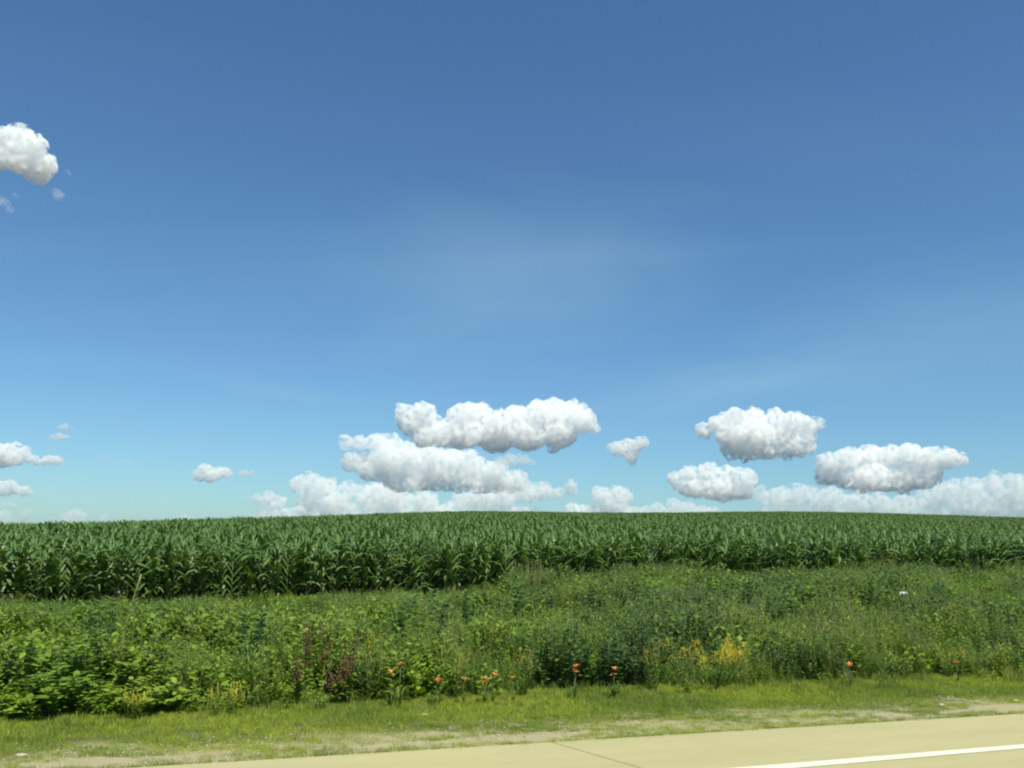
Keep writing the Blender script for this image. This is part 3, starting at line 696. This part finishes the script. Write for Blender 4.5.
def tiger_lily(rg, root, H, nf=1):
    st = MB(); lf = MB()
    heads = []
    for k in range(nf):
        tip = Vector((rg.uniform(-.07, .07), rg.uniform(-.05, .05), 1.0-.14*k))
        st.tube([(0, 0, 0), tip*.5+Vector((.02, 0, 0)), tip], .006/max(H, .3), .004/max(H, .3), 4); heads.append(tip)
    for i in range(16):
        lf.blade((0, 0, -.01), rg.uniform(0, 6.28), .9*rg.uniform(.6, 1), .035, R(78), R(-20), segs=4, profile='grass', col=rg.uniform(.8, 1.2))
    st.obj('stem', M['stem'], root); lf.obj('leaves', M['wgrass'], root)
    for h in heads:
        fl = MB(); fx = rg.uniform(-.5, .5)
        for i in range(6):
            fl.blade(h, i*math.pi/3+fx, .062/max(H, .3), .032/max(H, .3), R(rg.uniform(15, 75)), R(rg.uniform(-60, 10)), segs=4, fold=.2, profile='leaf', col=rg.uniform(.9, 1.1))
        f = fl.obj('flower', M['orange'], root)
def golden(rg, root, H, bright):
    st = MB(); lf = MB()
    S = 1/max(H, .3)
    ns = 20 if bright else (6 if bright is None else 7)
    rr = .55 if bright else .2
    for k in range(ns):
        a = rg.uniform(0, 6.28); d = rr*math.sqrt(rg.random())*S
        tip = Vector((d*math.cos(a), d*math.sin(a), rg.uniform(.62, 1.0)))
        b = Vector((tip.x*.45, tip.y*.45, 0))
        st.tube([b, (b+tip)/2, tip], .005*S, .003*S, 4)
        for i in range(18):
            t = .1+.8*i/18; p = b.lerp(tip, t)
            lf.blade(p, i*2.4, .085*S, .016*S, R(40), R(-20), segs=2, col=rg.uniform(.8, 1.2))
        fl = MB(); fl.tube([tip+Vector((0, 0, -.09*S)), tip+Vector((.004, 0, .08*S))], .004*S, .002*S, 4)
        for i in range(80 if bright else 24):   # plume of tiny heads on arching sprays
            aa = rg.uniform(0, 6.28); t = rg.random()
            q = tip+Vector((math.cos(aa)*.085*S*(1-t*.6), math.sin(aa)*.085*S*(1-t*.6), (t*.16-.09)*S))
            fl.blade(q, aa, .036*S, .024*S, R(rg.uniform(0, 60)), R(rg.uniform(-30, 30)), segs=1, col=rg.uniform(.8, 1.2))
        fl.obj('flower_head', M['ochre'] if bright is False else M['yellow'], root)
    st.obj('stem', M['stem'], root); lf.obj('leaves', M['forb'], root)
def dock(rg, root, H):
    st = MB(); lf = MB(); sd = MB(); S = 1/H
    for k in range(3):
        tip = Vector((rg.uniform(-.08, .08)*S, rg.uniform(-.08, .08)*S, rg.uniform(.65, 1)))
        b = Vector((rg.uniform(-.03, .03), rg.uniform(-.03, .03), 0))
        st.tube([b, (b+tip)/2, tip], .006*S, .003*S, 4)
        sd.tube([b.lerp(tip, .4), tip], .008*S, .003*S, 4)
        for i in range(26):
            t = rg.uniform(.4, 1.0); p = b.lerp(tip, t); w = .08*S*(1.25-t)
            sd.blob((p.x+rg.uniform(-w, w), p.y+rg.uniform(-w, w), p.z), .010*S, 5, 3, .3, rg, rg.uniform(.6, 1.3), (1, 1, 1.5))
    for i in range(9):
        lf.blade((0, 0, .02+.04*i), rg.uniform(0, 6.28), .26*S, .06*S, R(60), R(-40), segs=4, wave=.3, col=rg.uniform(.8, 1.1))
    st.obj('stem', M['redstem'], root); lf.obj('leaves', M['forb'], root); sd.obj('seed_head', M['redstem'], root)
def bushy(rg, root, H, m, r=.55, n=26, LL=.12, LW=.075):
    st = MB(); lf = MB(); S = 1/max(H, .4)
    for k in range(n):
        a = rg.uniform(0, 6.28); d = r*math.sqrt(rg.random())*S
        z = (1-.45*(d/(r*S))**2)*rg.uniform(.75, 1.04)
        tip = Vector((d*math.cos(a), d*math.sin(a), z)); b = Vector((tip.x*.25, tip.y*.25, 0))
        mid = (b+tip)/2+Vector((tip.x*.15, tip.y*.15, .05))
        st.tube([b, mid, tip], .007*S, .003*S, 4)
        for i in range(17):
            t = .2+.8*i/17; p = b*(1-t)**2+mid*2*t*(1-t)+tip*t*t
            s = rg.uniform(.6, 1.15)*S
            lf.blade(p, i*2.4+rg.uniform(-.5, .5), LL*s, LW*s, R(rg.uniform(5, 45)), R(rg.uniform(-45, 0)), segs=3, fold=.2, twist=rg.uniform(-.4, .4), col=rg.uniform(.75, 1.2))
    st.obj('stem', M['stem'], root); lf.obj('leaves', m, root)
def milkweed(rg, root, H):
    st = MB(); lf = MB(); S = 1/H
    for k in range(4):
        tip = Vector((rg.uniform(-.28, .28)*S, rg.uniform(-.2, .2)*S, rg.uniform(.72, 1))); b = Vector((tip.x*.4, tip.y*.4, 0))
        st.tube([b, (b+tip)/2, tip], .007*S, .004*S, 4)
        for i in range(12):
            t = .15+.82*i/11; p = b.lerp(tip, t)
            for q in (0, 1):
                lf.blade(p, i*1.57+q*math.pi+rg.uniform(-.3, .3), .17*S*rg.uniform(.8, 1.1)*(1.1-.4*t), .075*S, R(40), R(-18), segs=3, fold=.3, col=rg.uniform(.85, 1.15))
    st.obj('stem', M['stem'], root); lf.obj('leaves', M['milk'], root)
NAMES = {'lily': ('daylily', 'flower', 'orange daylilies along the foot of the bank'), 'goldenrod': ('goldenrod', 'flowering plant', 'yellow flowering clumps on the bank'),
         'ragwort': ('yellow_flower_patch', 'flower', 'low yellow flower patches'), 'dock': ('dock_plant', 'weed', 'red-brown docks'),
         'bush': ('leafy_bush', 'bush', 'leafy bushes at the left'), 'shrub': ('dark_shrub', 'shrub', 'dark shrubs'), 'milkweed': ('milkweed', 'weed', 'milkweeds before the corn')}
for key, (nm, cat, grp) in NAMES.items():
    for i, (x, y, H) in enumerate(PLACES[key]):
        rg = random.Random(hash((x, y)) & 0xffff)
        H = max(H, .28)
        root = empty(nm, (x, y, gz(x, y)-.01), rg.uniform(0, 6.28), H)
        tag(root, LAB[key][i], cat, grp)
        if key == 'lily': tiger_lily(rg, root, H, 2 if i in (6, 3) else 1)
        elif key == 'goldenrod': golden(rg, root, H, i == 0)
        elif key == 'ragwort': golden(rg, root, H, None)
        elif key == 'dock': dock(rg, root, H)
        elif key == 'bush': bushy(rg, root, H, M['bush'])
        elif key == 'shrub': bushy(rg, root, H, M['forb_dark'], r=.6, n=30, LL=.10, LW=.06)
        elif key == 'milkweed': milkweed(rg, root, H)
# pale leaning stalk on the left
x, y, H = PLACES['stalk'][0]
root = empty('tall_stalk', (x-.12, y, gz(x, y)), 0, 1)
tag(root, 'tall pale yellow-green leaning stalk rising from the left bushes against the corn', 'weed')
st = MB(); st.tube([(0, 0, 0), (.03, 0, H*.55), (.12, 0, H*.85), (.17, 0, H)], .011, .006, 5); st.obj('stem', plain_mat('pale_stalk', (.26, .27, .09), .6), root)
lf = MB(); rg = random.Random(3)
for i in range(22):
    t = .55+.45*i/22; lf.blade((.03+.14*max(0, (t-.5)*2), 0, H*t), i*2.4, .09, .018, R(50), R(0), segs=2)
lf.obj('leaves', M['wgrass'], root)
# litter and stones
x, y, H = PLACES['litter'][0]
u_, t_ = ut(x, y)
mb = MB(); nx = 7
z0 = gz(x, y)+.62
vs = [(x-.08+.16*i/nx+.02*math.sin(j*2.2), y-.06+.12*j/nx, z0+.03*math.sin(i*1.7+j)+.03*math.cos(j*2.1)) for i in range(nx+1) for j in range(nx+1)]
mb.add(vs, [(i*(nx+1)+j, (i+1)*(nx+1)+j, (i+1)*(nx+1)+j+1, i*(nx+1)+j+1) for i in range(nx) for j in range(nx)])
o = mb.obj('plastic_scrap', M['white']); o.modifiers.new('thick', 'SOLIDIFY').thickness = .004
tag(o, 'crumpled pale scrap of plastic caught on the weeds at the right', 'litter')
for i, (x, y, H) in enumerate(PLACES['stone']):
    rg = random.Random(i+40); mb = MB(); mb.blob((0, 0, .008), .032, 9, 6, .18, rg, 1.0, (1.5, .9, .45))
    o = mb.obj('stone', M['stone']); o.location = (x, y, gz(x, y)); o.rotation_euler = (0, 0, ROAD_YAW)
    tag(o, LAB['stone'][i], 'stone', 'pale stones on the verge')

# ---------------------------------------------------------------- light, sky, camera
SUN_EL = 60.0; SUN_AZ = 148.0          # azimuth clockwise from the view direction (+Y)
sd = Vector((math.sin(R(SUN_AZ))*math.cos(R(SUN_EL)), math.cos(R(SUN_AZ))*math.cos(R(SUN_EL)), math.sin(R(SUN_EL))))
sl = bpy.data.lights.new('sun', 'SUN'); sl.energy = 4.8; sl.angle = R(.53); sl.color = (.98, .965, .77)
so = bpy.data.objects.new('sun', sl); COL.objects.link(so); so.rotation_euler = sd.to_track_quat('Z', 'Y').to_euler(); so.location = (0, 0, 50)
w = bpy.data.worlds.new('World'); SC.world = w; w.use_nodes = True
nt = w.node_tree
for n in list(nt.nodes): nt.nodes.remove(n)
L = nt.links.new
wo = N(nt, 'ShaderNodeOutputWorld'); bg = N(nt, 'ShaderNodeBackground', Strength=.082)
sk = N(nt, 'ShaderNodeTexSky', sky_type='NISHITA'); sk.sun_disc = False
sk.sun_elevation = R(SUN_EL); sk.sun_rotation = R(SUN_AZ); sk.altitude = 200; sk.air_density = 1.0; sk.dust_density = .6; sk.ozone_density = 1.9
# thin high cirrus, laid out on the sky by direction
tc = N(nt, 'ShaderNodeTexCoord'); sep = N(nt, 'ShaderNodeSeparateXYZ'); L(tc.outputs['Generated'], sep.inputs[0])
mz = N(nt, 'ShaderNodeMath', operation='MAXIMUM'); mz.inputs[1].default_value = .03; L(sep.outputs[2], mz.inputs[0])
dx = N(nt, 'ShaderNodeMath', operation='DIVIDE'); L(sep.outputs[0], dx.inputs[0]); L(mz.outputs[0], dx.inputs[1])
dy = N(nt, 'ShaderNodeMath', operation='DIVIDE'); L(sep.outputs[1], dy.inputs[0]); L(mz.outputs[0], dy.inputs[1])
cb = N(nt, 'ShaderNodeCombineXYZ'); L(dx.outputs[0], cb.inputs[0]); L(dy.outputs[0], cb.inputs[1])
mp = N(nt, 'ShaderNodeMapping'); mp.inputs['Rotation'].default_value = (0, 0, .35); mp.inputs['Scale'].default_value = (.28, .8, 1); mp.inputs['Location'].default_value = (1.3, .4, 0); L(cb.outputs[0], mp.inputs['Vector'])
c1 = N(nt, 'ShaderNodeTexNoise', Scale=1.0, Detail=7.0, Roughness=.55, Distortion=.6); L(mp.outputs[0], c1.inputs['Vector'])
cr = N(nt, 'ShaderNodeMapRange', interpolation_type='SMOOTHSTEP'); cr.inputs[1].default_value = .40; cr.inputs[2].default_value = .85; cr.inputs[4].default_value = .12; L(c1.outputs[0], cr.inputs[0])
def direction(a, e): return (math.sin(R(a))*math.cos(R(e)), math.cos(R(a))*math.cos(R(e)), math.sin(R(e)))
def veil(a, e, along, wide, thick, amount, nsc):
    """a soft patch of cirrus about one part of the sky; along: direction it is drawn out to (azimuth, elevation step)"""
    c = Vector(direction(a, e)); ax = (Vector(direction(a+along[0], e+along[1]))-c).normalized(); ay = c.cross(ax)
    sb = N(nt, 'ShaderNodeVectorMath', operation='SUBTRACT'); sb.inputs[1].default_value = c; L(tc.outputs['Generated'], sb.inputs[0])
    res = []
    for axis_, size in ((ax, wide), (ay, thick)):
        d = N(nt, 'ShaderNodeVectorMath', operation='DOT_PRODUCT'); d.inputs[1].default_value = axis_; L(sb.outputs[0], d.inputs[0])
        q = N(nt, 'ShaderNodeMath', operation='DIVIDE'); q.inputs[1].default_value = size; L(d.outputs['Value'], q.inputs[0]); res.append(q)
    cb = N(nt, 'ShaderNodeCombineXYZ'); L(res[0].outputs[0], cb.inputs[0]); L(res[1].outputs[0], cb.inputs[1])
    ln = N(nt, 'ShaderNodeVectorMath', operation='LENGTH'); L(cb.outputs[0], ln.inputs[0])
    no = N(nt, 'ShaderNodeTexNoise', Scale=nsc, Detail=6.0, Roughness=.55, Distortion=.8); L(cb.outputs[0], no.inputs['Vector'])
    ad = N(nt, 'ShaderNodeMath', operation='MULTIPLY_ADD'); ad.inputs[1].default_value = .9; L(no.outputs[0], ad.inputs[0]); L(ln.outputs['Value'], ad.inputs[2])
    r = N(nt, 'ShaderNodeMapRange', interpolation_type='SMOOTHSTEP'); r.inputs[1].default_value = .35; r.inputs[2].default_value = 1.45; r.inputs[3].default_value = amount; r.inputs[4].default_value = 0
    L(ad.outputs[0], r.inputs[0]); return r.outputs[0]
tot = cr.outputs[0]
for vv in (veil(-.9, 16.5, (1, .1), .28, .13, .26, 1.3), veil(13, 9.6, (1, .17), .24, .034, .30, 2.2), veil(26, 12.2, (1, .12), .26, .10, .20, 1.8), veil(-15, 9.0, (1, -.12), .12, .014, .16, 2.5)):
    ad = N(nt, 'ShaderNodeMath', operation='ADD'); L(tot, ad.inputs[0]); L(vv, ad.inputs[1]); tot = ad.outputs[0]
cl = N(nt, 'ShaderNodeClamp'); L(tot, cl.inputs[0]); cr = cl
mxc = N(nt, 'ShaderNodeMix', data_type='RGBA'); mxc.inputs[7].default_value = (5.0, 5.6, 6.2, 1)
L(cr.outputs[0], mxc.inputs[0]); L(sk.outputs[0], mxc.inputs[6]); tint = N(nt, 'ShaderNodeVectorMath', operation='MULTIPLY'); tint.inputs[1].default_value = (.70, 1.04, 1.22)
L(mxc.outputs[2], tint.inputs[0]); L(tint.outputs[0], bg.inputs['Color']); L(bg.outputs[0], wo.inputs['Surface'])

cam = bpy.data.cameras.new('camera'); co = bpy.data.objects.new('camera', cam); COL.objects.link(co); SC.camera = co
cam.sensor_width = 36; cam.lens = 36*924/1024; cam.clip_start = .1; cam.clip_end = 60000
co.matrix_world = Matrix.Translation((0, 0, EYE+.02))@Matrix.Rotation(R(90)+math.atan(161/924), 4, 'X')@Matrix.Rotation(R(1.0), 4, 'Z')
SC.view_settings.view_transform = 'Standard'; SC.view_settings.look = 'None'; SC.view_settings.gamma = 1; SC.view_settings.use_curve_mapping = False
SC.view_settings.exposure = 0.25
cy = SC.cycles
cy.max_bounces = 40; cy.diffuse_bounces = 3; cy.glossy_bounces = 2; cy.transmission_bounces = 3; cy.volume_bounces = 32; cy.transparent_max_bounces = 16
cy.use_denoising = True; cy.caustics_reflective = False; cy.caustics_refractive = False
cy.filter_width = 2.1
